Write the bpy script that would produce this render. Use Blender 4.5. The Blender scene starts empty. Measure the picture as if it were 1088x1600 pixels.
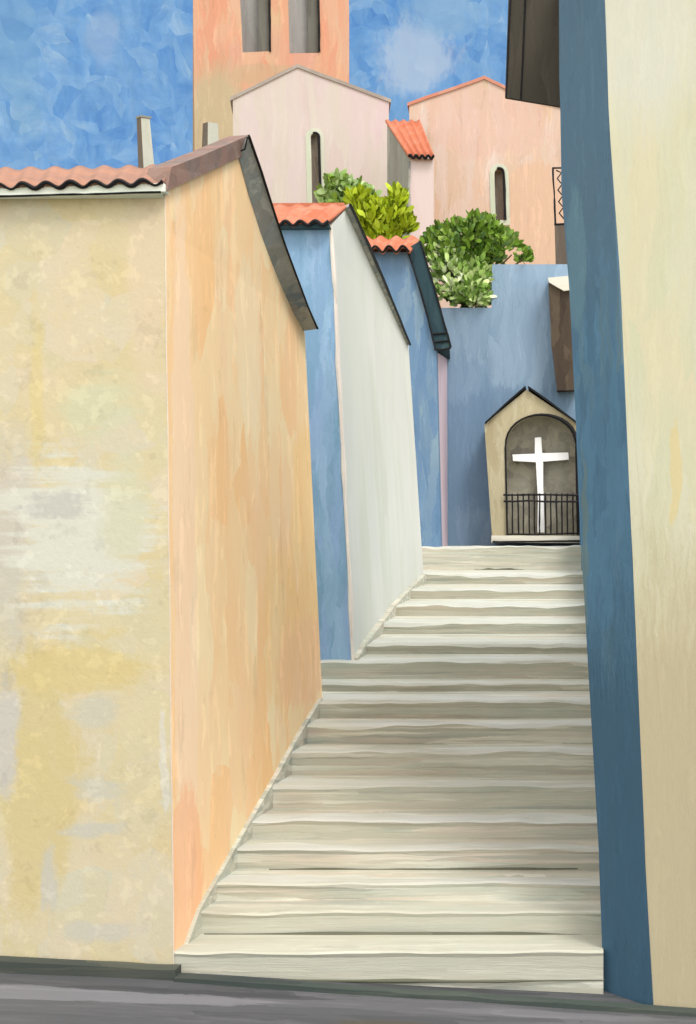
import bpy, bmesh, math, random
from mathutils import Vector, noise
from mathutils.geometry import tessellate_polygon
random.seed(7)
S = bpy.context.scene
COL = S.collection
F, VX, VY, H = 2400.0, 885.0, 850.0, 3.4      # one-point perspective, eye 3.4 m above the street

def P(px, py, Y):
    return Vector(((px - VX) * Y / F, Y, H + (VY - py) * Y / F))

def PG(px, py, A, B):
    """point of the vertical plane through the plan points A, B seen at px, py"""
    kx = (px - VX) / F
    d = B - A
    t = (kx * A.y - A.x) / (d.x - kx * d.y)
    Y = A.y + t * d.y
    return P(px, py, Y)

# ------------------------------------------------------------------ objects
LOC = {}
def thing(name, label, cat, loc=(0, 0, 0), group=None, kind=None):
    o = bpy.data.objects.new(name, None); COL.objects.link(o)
    o.location = loc; LOC[o] = Vector(loc); o.empty_display_size = 0.3
    if label: o['label'] = label
    if cat: o['category'] = cat
    if group: o['group'] = group
    if kind: o['kind'] = kind
    return o

def warp(p, amp, fr):
    q = p * fr
    return Vector((noise.noise(q), 0.35 * noise.noise(q + Vector((31, 7, 3))), noise.noise(q + Vector((5, 17, 41))))) * amp

def build(name, bm, mat, parent=None, amp=0.0, seg=0.3, fr=1.7, smooth=False, kind=None):
    if amp > 0:
        for e in list(bm.edges):
            L = e.calc_length(); n = min(int(L / seg), 60)
            v = e.verts[0]
            for k in range(n, 0, -1):
                e, v = bmesh.utils.edge_split(e, v, 1.0 / (k + 1))
        for v in bm.verts:
            v.co += warp(v.co, amp, fr)
    bmesh.ops.recalc_face_normals(bm, faces=bm.faces[:])
    off = LOC.get(parent, Vector((0, 0, 0)))
    for v in bm.verts: v.co -= off
    if smooth:
        for f in bm.faces: f.smooth = True
    me = bpy.data.meshes.new(name); bm.to_mesh(me); bm.free()
    mats = mat if isinstance(mat, (list, tuple)) else [mat]
    for m in mats: me.materials.append(m)
    o = bpy.data.objects.new(name, me); COL.objects.link(o)
    if parent: o.parent = parent; LOC[o] = off
    else: LOC[o] = Vector((0, 0, 0))
    if kind: o['kind'] = kind
    return o

def tag(o, label, cat, group=None):
    o['label'] = label; o['category'] = cat
    if group: o['group'] = group
    return o

# ------------------------------------------------------------------ mesh helpers
def face(bm, pts, mi=0):
    f = bm.faces.new([bm.verts.new(p) for p in pts]); f.material_index = mi; return f

def solid(bm, A, B, mi=0):
    """closed solid between two loops of equal length"""
    a = [bm.verts.new(p) for p in A]; b = [bm.verts.new(p) for p in B]; n = len(a)
    fs = [bm.faces.new(a), bm.faces.new(list(reversed(b)))]
    for i in range(n):
        j = (i + 1) % n
        fs.append(bm.faces.new([a[j], a[i], b[i], b[j]]))
    for f in fs: f.material_index = mi
    return bm

def ext(bm, A, off, mi=0):
    off = Vector(off); return solid(bm, A, [p + off for p in A], mi)

def pierced(bm, outer, holes, off):
    """thick wall with openings right through it"""
    off = Vector(off); loops = [outer] + holes
    flat = [p for l in loops for p in l]
    tris = tessellate_polygon(loops)
    a = [bm.verts.new(p) for p in flat]; b = [bm.verts.new(p + off) for p in flat]
    for t in tris:
        try:
            bm.faces.new([a[i] for i in t]); bm.faces.new([b[i] for i in reversed(t)])
        except ValueError: pass
    k = 0
    for l in loops:
        n = len(l)
        for i in range(n):
            j = (i + 1) % n
            bm.faces.new([a[k + i], a[k + j], b[k + j], b[k + i]])
        k += n
    return bm

def box(bm, lo, hi):
    x0, y0, z0 = lo; x1, y1, z1 = hi
    return ext(bm, [Vector(p) for p in ((x0, y0, z0), (x1, y0, z0), (x1, y0, z1), (x0, y0, z1))], (0, y1 - y0, 0))

def tube(bm, pts, r, n=7, rj=0.0):
    pts = [Vector(p) for p in pts]; rings = []
    for i, p in enumerate(pts):
        d = (pts[min(i + 1, len(pts) - 1)] - pts[max(i - 1, 0)]).normalized()
        u = d.cross(Vector((0, 0, 1)))
        if u.length < 0.05: u = d.cross(Vector((0, 1, 0)))
        u.normalize(); w = d.cross(u)
        rr = r * (1 + rj * noise.noise(p * 9)) if not isinstance(r, (list, tuple)) else r[i]
        rings.append([bm.verts.new(p + (u * math.cos(2 * math.pi * k / n) + w * math.sin(2 * math.pi * k / n)) * rr) for k in range(n)])
    for a, b in zip(rings, rings[1:]):
        for k in range(n):
            bm.faces.new([a[k], a[(k + 1) % n], b[(k + 1) % n], b[k]])
    bm.faces.new(rings[0]); bm.faces.new(list(reversed(rings[-1])))
    return bm

def line(pts, n=14, amp=0.0):
    """resampled polyline with a little hand-made wander"""
    out = []
    segs = list(zip(pts, pts[1:])); m = max(2, n // len(segs))
    for (a, b) in segs:
        for k in range(m): out.append(a.lerp(b, k / m))
    out.append(pts[-1])
    return [p + warp(p, amp, 2.3) for p in out] if amp else out

def ring(bm, outer, inner, off):
    """frame between two loops of the same count, thickened"""
    off = Vector(off); n = len(outer)
    a = [bm.verts.new(p) for p in outer]; b = [bm.verts.new(p) for p in inner]
    c = [bm.verts.new(p + off) for p in outer]; d = [bm.verts.new(p + off) for p in inner]
    for i in range(n):
        j = (i + 1) % n
        bm.faces.new([a[i], a[j], b[j], b[i]]); bm.faces.new([c[j], c[i], d[i], d[j]])
        bm.faces.new([a[j], a[i], c[i], c[j]]); bm.faces.new([b[i], b[j], d[j], d[i]])
    return bm

def tiles(bm, e0, e1, t0, t1, period, amp, thick=0.03, phase=0.0):
    """corrugated roman-tile slope: eave e0-e1, upper edge t0-t1; returns the wavy eave line"""
    L = (e1 - e0).length; n = max(8, int(L / period * 10)); m = 5
    nrm = (e1 - e0).cross(t0 - e0).normalized()
    if nrm.z < 0: nrm = -nrm
    top, bot = [], []
    for i in range(n + 1):
        u = i / n; w = math.sin(2 * math.pi * (u * L / period) + phase) * amp
        ra, rb = [], []
        for j in range(m + 1):
            v = j / m
            p = e0.lerp(e1, u).lerp(t0.lerp(t1, u), v) + nrm * w * (1 - 0.35 * v)
            ra.append(bm.verts.new(p)); rb.append(bm.verts.new(p - nrm * thick))
        top.append(ra); bot.append(rb)
    for i in range(n):
        for j in range(m):
            bm.faces.new([top[i][j], top[i + 1][j], top[i + 1][j + 1], top[i][j + 1]])
            bm.faces.new([bot[i][j + 1], bot[i + 1][j + 1], bot[i + 1][j], bot[i][j]])
        bm.faces.new([top[i + 1][0], top[i][0], bot[i][0], bot[i + 1][0]])
        bm.faces.new([top[i][m], top[i + 1][m], bot[i + 1][m], bot[i][m]])
    for k in (0, n):
        for j in range(m):
            bm.faces.new([top[k][j], top[k][j + 1], bot[k][j + 1], bot[k][j]])
    return [r[0].co.copy() for r in top]

# ------------------------------------------------------------------ materials
def lin(c):
    return [((x / 255) / 12.92 if x / 255 <= 0.04045 else ((x / 255 + 0.055) / 1.055) ** 2.4) for x in c]
EXPO = 1.5
ILL = {}          # light falling on each paint: colour seen / colour of the paint
def alb(name, c):
    k = ILL.get(name, (0.9, 0.9, 0.9))
    return tuple(min(0.88, v / s) for v, s in zip(lin(c), k)) + (1,)

class NT:
    def __init__(s, tree): s.t = tree
    def n(s, typ, **kw):
        nd = s.t.nodes.new(typ)
        for k, v in kw.items():
            if k.startswith('i_'):
                key = k[2:]; key = int(key) if key.isdigit() else key
                s.put(nd.inputs[key], v)
            else: setattr(nd, k, v)
        return nd
    def put(s, inp, v):
        if isinstance(v, bpy.types.NodeSocket): s.t.links.new(v, inp)
        else: inp.default_value = v
    def math(s, op, a, b=0.0, c=0.0, clamp=False):
        nd = s.n('ShaderNodeMath', operation=op, use_clamp=clamp)
        s.put(nd.inputs[0], a); s.put(nd.inputs[1], b); s.put(nd.inputs[2], c); return nd.outputs[0]
    def vmath(s, op, a, b=(0, 0, 0)):
        nd = s.n('ShaderNodeVectorMath', operation=op); s.put(nd.inputs[0], a); s.put(nd.inputs[1], b)
        return nd.outputs['Value'] if op in ('LENGTH', 'DOT_PRODUCT') else nd.outputs[0]
    def mix(s, f, a, b, blend='MIX'):
        nd = s.n('ShaderNodeMix', data_type='RGBA', blend_type=blend)
        s.put(nd.inputs[0], f); s.put(nd.inputs[6], a); s.put(nd.inputs[7], b); return nd.outputs[2]
    def noise(s, v, scale, detail=3.0, rough=0.55, out='Fac'):
        nd = s.n('ShaderNodeTexNoise'); s.put(nd.inputs['Vector'], v)
        nd.inputs['Scale'].default_value = scale; nd.inputs['Detail'].default_value = detail
        nd.inputs['Roughness'].default_value = rough
        return nd.outputs['Fac' if out == 'Fac' else 'Color']
    def ramp(s, f, stops, interp='LINEAR'):
        nd = s.n('ShaderNodeValToRGB'); r = nd.color_ramp; r.interpolation = interp
        while len(r.elements) < len(stops): r.elements.new(0.5)
        for e, (p, c) in zip(r.elements, stops): e.position = p; e.color = c
        s.put(nd.inputs[0], f); return nd.outputs[0]
    def step(s, v, lo, hi):
        nd = s.n('ShaderNodeMapRange', interpolation_type='SMOOTHSTEP')
        s.put(nd.inputs[0], v); nd.inputs[1].default_value = lo; nd.inputs[2].default_value = hi
        return nd.outputs[0]
    def strokes(s, v, scale, smooth=0.25):
        nd = s.n('ShaderNodeTexVoronoi', feature='F1'); s.put(nd.inputs['Vector'], v)
        nd.inputs['Scale'].default_value = scale
        sep = s.n('ShaderNodeSeparateColor'); s.put(sep.inputs[0], nd.outputs['Color'])
        return sep.outputs[0], sep.outputs[1]

DIRS = {'v': (1.0, 1.0, 0.16), 'h': (0.14, 0.5, 1.3), 'hh': (0.05, 0.6, 1.8), 'd': (0.7, 0.7, 0.7), 'y': (0.9, 0.15, 0.9)}
def paint(name, cols, d='v', size=0.22, mixn=0.5, bristle=0.10, patches=(), far=1.0, rough=0.85, bump=0.25, side=False, seed=0.0, streak=0.09):
    """hand-brushed distemper: overlapping strokes of a few neighbouring tints, bristle marks and scuffs"""
    m = bpy.data.materials.new(name); m.use_nodes = True
    t = m.node_tree; t.nodes.clear(); g = NT(t)
    out = g.n('ShaderNodeOutputMaterial'); bs = g.n('ShaderNodeBsdfPrincipled')
    t.links.new(bs.outputs[0], out.inputs[0])
    pos = g.n('ShaderNodeNewGeometry').outputs['Position']
    pos = g.vmath('ADD', pos, (seed, seed * 1.7, seed * 0.6))
    pos = g.vmath('MULTIPLY', pos, (1 / far,) * 3)
    w = g.noise(pos, 2.6, 4, 0.6, 'Color')
    wp = g.vmath('ADD', pos, g.vmath('MULTIPLY', g.vmath('SUBTRACT', w, (0.5, 0.5, 0.5)), ((0.05 if d == 'hh' else 0.15),) * 3))
    sx, sy, sz = DIRS[d]
    if side: sy *= 0.45
    st = g.vmath('MULTIPLY', wp, (sx, sy, sz))
    r1, q1 = g.strokes(st, 1 / size, 0.22)
    r2, q2 = g.strokes(g.vmath('ADD', g.vmath('MULTIPLY', st, (1.7, 1.7, 1.35)), (3.3, 1.2, 8.1)), 1 / size, 0.15)
    c = [alb(name, x) for x in cols]; n = len(c)
    stops = [((i + 0.5) / n, x) for i, x in enumerate(c)]
    big = g.noise(pos, 0.55, 2, 0.5)
    f1 = g.math('ADD', g.math('MULTIPLY', r1, 0.75), g.math('MULTIPLY', g.math('SUBTRACT', big, 0.38), 0.9), clamp=True)
    A = g.ramp(f1, stops); B = g.ramp(r2, stops)
    bri = g.noise(g.vmath('MULTIPLY', wp, tuple(x * y for x, y in zip((sx, sy, sz), (1, 1, 0.4 if d == 'v' else 1)))), 34 * 0.22 / max(size, .1), 4, 0.7)
    msk = g.math('MULTIPLY', g.step(g.math('ADD', g.math('MULTIPLY', q2, 0.55), g.math('MULTIPLY', bri, 0.75)), 0.55, 0.75), mixn)
    C = g.mix(msk, A, B)
    for pt in patches:
        cx, cy, cz = pt['c']; rx, ry, rz = pt['r']
        v = g.vmath('MULTIPLY', g.vmath('SUBTRACT', g.vmath('MULTIPLY', wp, (far,) * 3), (cx + seed, cy + seed * 1.7, cz + seed * 0.6)), (1 / rx, 1 / ry, 1 / rz))
        L = g.vmath('LENGTH', v)
        sc = pt.get('ns', 2.2)
        pn = g.noise(g.vmath('MULTIPLY', pos, pt.get('st', (1, 1, 1))), sc, 5, 0.65)
        L = g.math('ADD', L, g.math('MULTIPLY', g.math('SUBTRACT', pn, 0.5), pt.get('rag', 2.2)))
        L = g.math('ADD', L, g.math('MULTIPLY', g.math('SUBTRACT', bri, 0.5), 0.7))
        mk = g.math('SUBTRACT', 1.0, g.step(L, pt.get('lo', 0.8), pt.get('hi', 1.0)))
        C = g.mix(g.math('MULTIPLY', mk, pt.get('a', 0.8)), C, alb(name, pt['col']))
    sc_ = g.vmath('MULTIPLY', wp, (sx, sy, sz * (0.55 if d == 'v' else 1)))
    n1 = g.noise(g.vmath('ADD', sc_, (7, 3, 1)), 13 * 0.22 / max(size, .1), 2, 0.6); n2 = g.noise(g.vmath('ADD', sc_, (1, 9, 4)), 9 * 0.22 / max(size, .1), 3, 0.65)
    stk = g.math('MULTIPLY', g.math('SUBTRACT', g.step(n1, .56, .66), g.step(n2, .58, .68)), streak)
    k = g.math('ADD', g.math('ADD', 1 - bristle, g.math('MULTIPLY', bri, 2 * bristle)), stk)
    fine = g.noise(g.vmath('MULTIPLY', pos, (1, 1, 1)), 70, 3, 0.7)
    k = g.math('MULTIPLY', k, g.math('ADD', 0.965, g.math('MULTIPLY', fine, 0.07)))
    C = g.mix(1.0, C, k, 'MULTIPLY')
    t.links.new(C, bs.inputs['Base Color'])
    bs.inputs['Roughness'].default_value = rough
    bs.inputs['Specular IOR Level'].default_value = 0.15
    b = g.n('ShaderNodeBump'); b.inputs['Strength'].default_value = bump; b.inputs['Distance'].default_value = 0.012 * far
    t.links.new(g.math('ADD', bri, g.math('MULTIPLY', r1, 0.5)), b.inputs['Height'])
    t.links.new(b.outputs[0], bs.inputs['Normal'])
    return m

def leafmat(name, cols):
    m = bpy.data.materials.new(name); m.use_nodes = True
    t = m.node_tree; t.nodes.clear(); g = NT(t)
    out = g.n('ShaderNodeOutputMaterial'); bs = g.n('ShaderNodeBsdfPrincipled'); t.links.new(bs.outputs[0], out.inputs[0])
    gi = g.n('ShaderNodeNewGeometry')
    n = len(cols); stops = [((i + 0.5) / n, alb(name, c)) for i, c in enumerate(cols)]
    big = g.noise(gi.outputs['Position'], 1.6, 2, 0.5)
    f = g.math('ADD', g.math('MULTIPLY', gi.outputs['Random Per Island'], 0.8), g.math('MULTIPLY', g.math('SUBTRACT', big, 0.4), 0.9), clamp=True)
    C = g.ramp(f, stops)
    C = g.mix(1.0, C, g.math('ADD', 0.8, g.math('MULTIPLY', g.noise(gi.outputs['Position'], 14, 3, 0.6), 0.4)), 'MULTIPLY')
    t.links.new(C, bs.inputs['Base Color']); bs.inputs['Roughness'].default_value = 0.95
    bs.inputs['Specular IOR Level'].default_value = 0.05
    return m

#ILL_BEGIN
ILL.update({'cream': (1.489, 1.422, 1.393),
 'orange': (0.939, 0.95, 0.987),
 'coping': (1.188, 1.363, 1.325),
 'verge': (0.66, 0.64, 0.6),
 'tile_old': (2.15, 2.1, 2.1),
 'fascia': (0.5, 0.45, 0.42),
 'tile': (1.95, 1.9, 1.9),
 'blue_near': (1.051, 1.001, 0.912),
 'pale': (1.219, 1.217, 1.2),
 'blue_mid': (1.6, 1.45, 1.3),
 'pinkish': (1.022, 1.031, 0.978),
 'slate': (1.5, 1.3, 1.2),
 'blue_back': (1.233, 1.206, 1.137),
 'blue_right': (1.266, 1.144, 1.051),
 'cream_right': (1.533, 1.445, 1.31),
 'shutter': (1.13, 1.117, 1.088),
 'tower': (1.71, 1.6, 1.49),
 'louvre': (1.176, 1.092, 0.99),
 'chapel': (1.68, 1.6, 1.48),
 'church': (1.65, 1.55, 1.54),
 'taupe': (1.34, 1.14, 1.02),
 'rose': (1.43, 1.38, 1.27),
 'shrine': (1.4, 1.374, 1.381),
 'niche': (0.7, 0.66, 0.6),
 'brown': (1.703, 1.793, 1.716),
 'step': (1.0, 0.985, 0.985),
 'street': (2.6, 2.508, 2.353),
 'leaf_dark': (0.95, 0.85, 1.1),
 'leaf_low': (0.6, 0.58, 0.6),
 'leaf_yellow': (0.85, 0.75, 1),
 'leaf_grey': (0.9, 0.82, 0.85),
 'chim_light': (1.742, 1.645, 1.519),
 'white': (0.9, 0.9, 0.88),
 'umber': (1.548, 1.548, 1.514),
 'plinth': (1.15, 1.13, 1.1),
 'reveal_shade': (0.95, 0.85, 0.75),
 'chapel_edge': (1.68, 1.6, 1.48),
 'church_edge': (1.65, 1.55, 1.54),
 'surround': (1.35, 1.33, 1.3),
 'slit': (0.9, 0.82, 0.74),
 'shade_stain': (0.95, 0.95, 0.95),
 'kerb': (1.3, 1.3, 1.3),
 'tread_lit': (1.5, 1.45, 1.4),
 'bead': (1.2, 1.2, 1.2)})
#ILL_END

M = {}
def X(px, Y): return (px - VX) * Y / F
def ctr(px, py, Y): return tuple(P(px, py, Y))
def patch(px, py, Y, rw, rh, col, a=0.8, **k):
    s = Y / F
    return dict(c=ctr(px, py, Y), r=(rw * s, k.pop('ry', 2.0), rh * s), col=col, a=a, **k)

M['cream'] = paint('cream', [(224, 212, 174), (232, 216, 176), (230, 212, 168), (235, 217, 186), (225, 216, 188), (232, 209, 162)], 'd', 0.26, 0.5, 0.06, patches=[
    patch(230, 420, 12, 34, 210, (236, 214, 182), 0.8, st=(1, 1, .5), rag=1.2, lo=.5, hi=1.2),
    patch(150, 640, 12, 60, 55, (222, 220, 186), 0.7, st=(.3, 1, 2.2), ns=3, rag=2.2, lo=.5, hi=1.2),
    patch(18, 860, 12, 50, 200, (212, 206, 198), 0.65, st=(1, 1, .5), ns=3, rag=1.8, lo=.4, hi=1.3),
    patch(115, 840, 12, 125, 135, (233, 230, 214), 0.9, st=(.22, 1, 2.4), ns=3.2, rag=3.0, lo=.6, hi=1.1),
    patch(90, 790, 12, 60, 20, (206, 202, 194), 0.7, st=(.2, 1, 3), ns=4, rag=2.4, lo=.5, hi=1.1),
    patch(195, 800, 12, 40, 110, (224, 220, 188), 0.75, st=(.6, 1, 1.2), rag=1.8, lo=.5, hi=1.2),
    patch(125, 1045, 12, 110, 58, (230, 208, 148), 0.85, st=(.35, 1, 1.6), ns=3, rag=2.0, lo=.6, hi=1.1),
    patch(60, 1230, 12, 75, 230, (226, 205, 146), 0.75, st=(1, 1, .4), ns=2.6, rag=1.9, lo=.6, hi=1.1),
    patch(150, 1110, 12, 34, 30, (216, 210, 190), 0.7, st=(.3, 1, 2), ns=4, rag=2.2, lo=.5, hi=1.1),
    patch(150, 1230, 12, 55, 26, (216, 211, 194), 0.75, st=(.3, 1, 2), ns=4, rag=2.2, lo=.5, hi=1.1),
    patch(140, 1300, 12, 55, 18, (214, 209, 194), 0.75, st=(.3, 1, 2), ns=4, rag=2.2, lo=.5, hi=1.1),
    patch(75, 1380, 12, 16, 60, (212, 208, 198), 0.7, st=(2, 1, .4), ns=4, rag=2.0, lo=.5, hi=1.1),
    patch(160, 1455, 12, 75, 20, (217, 210, 194), 0.75, st=(1.4, 1, .6), ns=4, rag=2.4, lo=.5, hi=1.1),
    patch(8, 1150, 12, 24, 120, (214, 209, 204), 0.75, st=(1, 1, .6), ns=3, rag=1.8, lo=.5, hi=1.1),
    patch(58, 600, 12, 12, 130, (234, 212, 150), 0.6, st=(1, 1, .4), rag=1.2, lo=.5, hi=1.2),
    patch(255, 1190, 12, 7, 90, (234, 226, 210), 0.7, rag=0.7)])
M['orange'] = paint('orange', [(244, 195, 150), (246, 202, 158), (248, 206, 164), (250, 214, 176), (245, 198, 158), (244, 192, 142)], 'v', 0.2, 0.55, 0.06, side=True, patches=[
    dict(c=(-2.9, 12.35, 3.2), r=(1, .3, 3.5), col=(246, 208, 180), a=0.75, rag=0.5, st=(1, 1, .3)),
    dict(c=(-2.7, 16.2, 3.3), r=(1, .8, 1.6), col=(245, 194, 132), a=0.5, rag=1.6, st=(1, 1, .5)),
    dict(c=(-2.7, 15.0, 2.6), r=(1, .8, .9), col=(247, 196, 138), a=0.5, rag=1.6, st=(1, 1, .5)),
    dict(c=(-2.7, 15.8, 2.2), r=(1, 1.2, .5), col=(248, 190, 152), a=0.6, rag=1.4, st=(1, 1, .5)),
    dict(c=(-2.9, 12.3, .7), r=(1, .4, .9), col=(246, 178, 140), a=0.7, rag=1.0, st=(1, 1, .5)),
    dict(c=(-2.7, 14.2, 5.2), r=(1, .5, .9), col=(247, 214, 180), a=0.7, rag=1.4, st=(1, 1, .5))])
M['coping'] = paint('coping', [(132, 116, 104), (146, 124, 110), (142, 130, 119), (118, 113, 106)], 'd', 0.16, 0.5, 0.12)
M['verge'] = paint('verge', [(92, 100, 102), (122, 122, 114), (138, 134, 122), (112, 108, 100), (150, 150, 138)], 'd', 0.22, 0.6, 0.12)
M['fascia'] = paint('fascia', [(150, 152, 138), (172, 172, 156), (160, 160, 146), (182, 180, 160)], 'h', 0.16, 0.6, 0.1)
M['tile_old'] = paint('tile_old', [(228, 170, 142), (216, 164, 142), (200, 158, 140), (236, 164, 130)], 'h', 0.2, 0.5, 0.08)
M['tile'] = paint('tile', [(244, 144, 106), (248, 150, 116), (248, 164, 130), (240, 136, 98)], 'y', 0.12, 0.5, 0.07, far=1.4)
M['ink'] = paint('ink', [(20, 20, 22), (28, 28, 30), (16, 16, 18)], 'd', 0.2, 0.5, 0.1, rough=0.6)
M['iron'] = paint('iron', [(24, 23, 25), (32, 30, 32), (20, 20, 22)], 'd', 0.2, 0.5, 0.1, rough=0.55)
M['bead'] = paint('bead', [(236, 226, 214), (228, 216, 206), (240, 232, 222)], 'v', 0.15, 0.5, 0.06)
M['blue_near'] = paint('blue_near', [(124, 154, 176), (132, 162, 184), (136, 160, 186), (148, 174, 192), (120, 152, 170)], 'v', 0.12, 0.6, 0.08, far=1.2)
M['pale'] = paint('pale', [(216, 220, 208), (222, 225, 215), (220, 222, 214), (226, 228, 219), (214, 218, 204)], 'v', 0.3, 0.5, 0.03, side=True, streak=0.018, far=1.4)
M['blue_mid'] = paint('blue_mid', [(112, 142, 170), (128, 156, 180), (120, 148, 176), (154, 174, 184), (114, 144, 168)], 'v', 0.13, 0.6, 0.07, far=1.8)
M['pinkish'] = paint('pinkish', [(196, 178, 182), (190, 176, 186), (204, 186, 186)], 'v', 0.2, 0.5, 0.06, far=1.8)
M['slate'] = paint('slate', [(44, 62, 68), (52, 70, 76), (58, 78, 82), (70, 88, 88)], 'v', 0.2, 0.5, 0.1, far=1.6)
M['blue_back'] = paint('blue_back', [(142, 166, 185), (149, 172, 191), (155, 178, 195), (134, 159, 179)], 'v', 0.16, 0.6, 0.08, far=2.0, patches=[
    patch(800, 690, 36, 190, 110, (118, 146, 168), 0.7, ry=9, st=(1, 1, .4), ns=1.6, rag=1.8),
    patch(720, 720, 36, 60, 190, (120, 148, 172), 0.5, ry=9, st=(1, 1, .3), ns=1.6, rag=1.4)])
M['blue_right'] = paint('blue_right', [(80, 111, 131), (86, 120, 140), (90, 123, 144), (78, 108, 127), (98, 124, 135)], 'v', 0.11, 0.6, 0.09, patches=[
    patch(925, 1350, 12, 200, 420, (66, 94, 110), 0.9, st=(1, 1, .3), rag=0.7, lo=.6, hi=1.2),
    patch(915, 150, 12, 200, 330, (90, 113, 128), 0.9, st=(1, 1, .3), rag=0.7, lo=.6, hi=1.2),
    patch(900, 400, 12, 16, 110, (104, 134, 142), 0.6, st=(1, 1, .3), rag=0.9),
    patch(912, 880, 12, 7, 190, (112, 124, 112), 0.55, st=(1, 1, .3), rag=0.9)])
M['cream_right'] = paint('cream_right', [(226, 220, 182), (228, 222, 188), (222, 218, 180), (232, 220, 180)], 'v', 0.2, 0.5, 0.05, streak=0.035, patches=[
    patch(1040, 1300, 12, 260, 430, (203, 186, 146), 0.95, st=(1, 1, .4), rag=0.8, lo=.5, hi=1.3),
    patch(1000, 60, 12, 120, 170, (230, 226, 204), 0.8, st=(1, 1, .4), rag=1.0, lo=.5, hi=1.2),
    patch(1050, 740, 12, 10, 80, (234, 212, 150), 0.7, st=(1, 1, .4), rag=0.6)])
M['shutter'] = paint('shutter', [(76, 72, 62), (84, 78, 68), (70, 66, 58)], 'v', 0.25, 0.5, 0.07)
M['tower'] = paint('tower', [(244, 172, 136), (246, 182, 146), (244, 194, 158), (246, 166, 132), (242, 198, 154), (240, 178, 150)], 'v', 0.17, 0.6, 0.06, far=3.0, patches=[
    patch(345, 215, 62, 50, 110, (216, 192, 152), 0.95, ry=30, st=(1, 1, .5), ns=1.5, rag=1.0, lo=.7, hi=1.3),
    patch(430, 120, 62, 80, 22, (222, 186, 146), 0.7, ry=30, st=(.5, 1, 1), ns=1.5, rag=1.0)])
M['louvre'] = paint('louvre', [(158, 154, 146), (172, 166, 158), (146, 142, 134)], 'v', 0.3, 0.6, 0.08, far=3.0)
M['reveal_shade'] = paint('reveal_shade', [(96, 90, 78), (110, 104, 92), (84, 78, 68)], 'v', 0.3, 0.6, 0.08, far=3.0)
M['chapel'] = paint('chapel', [(238, 220, 202), (241, 226, 208), (243, 222, 212), (236, 216, 200), (244, 220, 214)], 'v', 0.2, 0.5, 0.03, streak=0.035, far=2.6)
M['chapel_edge'] = paint('chapel_edge', [(196, 182, 166), (186, 172, 156), (206, 190, 174)], 'd', 0.3, 0.5, 0.06, far=2.6)
M['church'] = paint('church', [(242, 200, 174), (245, 208, 186), (246, 216, 202), (238, 206, 178), (246, 202, 176), (248, 222, 210)], 'v', 0.18, 0.6, 0.05, far=2.4, patches=[
    patch(830, 350, 47, 70, 110, (246, 202, 174), 0.9, ry=30, rag=0.9),
    patch(760, 190, 47, 110, 60, (247, 204, 188), 0.7, ry=30, rag=1.4, st=(1, 1, .5))])
M['church_edge'] = paint('church_edge', [(238, 150, 124), (232, 160, 138), (240, 170, 148)], 'd', 0.3, 0.5, 0.06, far=2.4)
M['surround'] = paint('surround', [(214, 219, 196), (206, 212, 188), (222, 224, 204)], 'v', 0.2, 0.6, 0.06, far=2.4)
M['slit'] = paint('slit', [(128, 112, 96), (112, 100, 88), (144, 128, 110)], 'v', 0.2, 0.6, 0.1, far=2.4)
M['taupe'] = paint('taupe', [(148, 136, 120), (160, 148, 130), (140, 128, 114), (172, 158, 140)], 'v', 0.2, 0.6, 0.07, far=2.4)
M['rose'] = paint('rose', [(240, 218, 206), (243, 222, 212), (238, 212, 200)], 'v', 0.3, 0.5, 0.04, far=2.4)
M['shrine'] = paint('shrine', [(196, 182, 148), (206, 194, 162), (184, 168, 132), (214, 204, 176)], 'v', 0.14, 0.6, 0.07, far=1.8)
M['plinth'] = paint('plinth', [(226, 220, 202), (216, 210, 192), (232, 226, 212)], 'h', 0.2, 0.5, 0.05, far=1.8)
M['niche'] = paint('niche', [(112, 106, 92), (124, 118, 102), (136, 128, 110), (104, 98, 86)], 'd', 0.11, 0.6, 0.12, far=1.8)
M['white'] = paint('white', [(240, 236, 232), (246, 242, 238), (236, 230, 226)], 'v', 0.2, 0.5, 0.04, far=1.6)
M['brown'] = paint('brown', [(88, 78, 66), (98, 88, 74), (82, 72, 62), (112, 102, 84)], 'v', 0.14, 0.6, 0.1, far=1.8)
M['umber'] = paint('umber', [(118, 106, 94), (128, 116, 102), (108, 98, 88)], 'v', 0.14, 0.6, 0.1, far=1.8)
M['chim_light'] = paint('chim_light', [(226, 222, 200), (216, 214, 190), (232, 228, 210)], 'v', 0.12, 0.5, 0.05)
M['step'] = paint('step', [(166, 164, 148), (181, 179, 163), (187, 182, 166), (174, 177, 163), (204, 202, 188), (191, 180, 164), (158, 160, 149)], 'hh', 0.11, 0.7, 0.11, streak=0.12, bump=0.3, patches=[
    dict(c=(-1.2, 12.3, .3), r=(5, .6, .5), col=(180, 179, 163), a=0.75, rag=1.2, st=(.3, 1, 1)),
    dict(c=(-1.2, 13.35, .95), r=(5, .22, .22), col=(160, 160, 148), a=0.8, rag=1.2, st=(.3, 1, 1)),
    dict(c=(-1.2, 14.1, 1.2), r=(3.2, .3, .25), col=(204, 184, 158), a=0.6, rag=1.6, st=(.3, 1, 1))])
M['tread_lit'] = paint('tread_lit', [(221, 219, 203), (229, 227, 214), (215, 211, 193), (235, 233, 223), (225, 222, 200)], 'hh', 0.2, 0.6, 0.08, bump=0.3)  # sunlit look put into the colour: paler than the riser stone
M['shade_stain'] = paint('shade_stain', [(88, 90, 74), (104, 104, 88), (76, 80, 66)], 'hh', 0.2, 0.5, 0.14)
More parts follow.
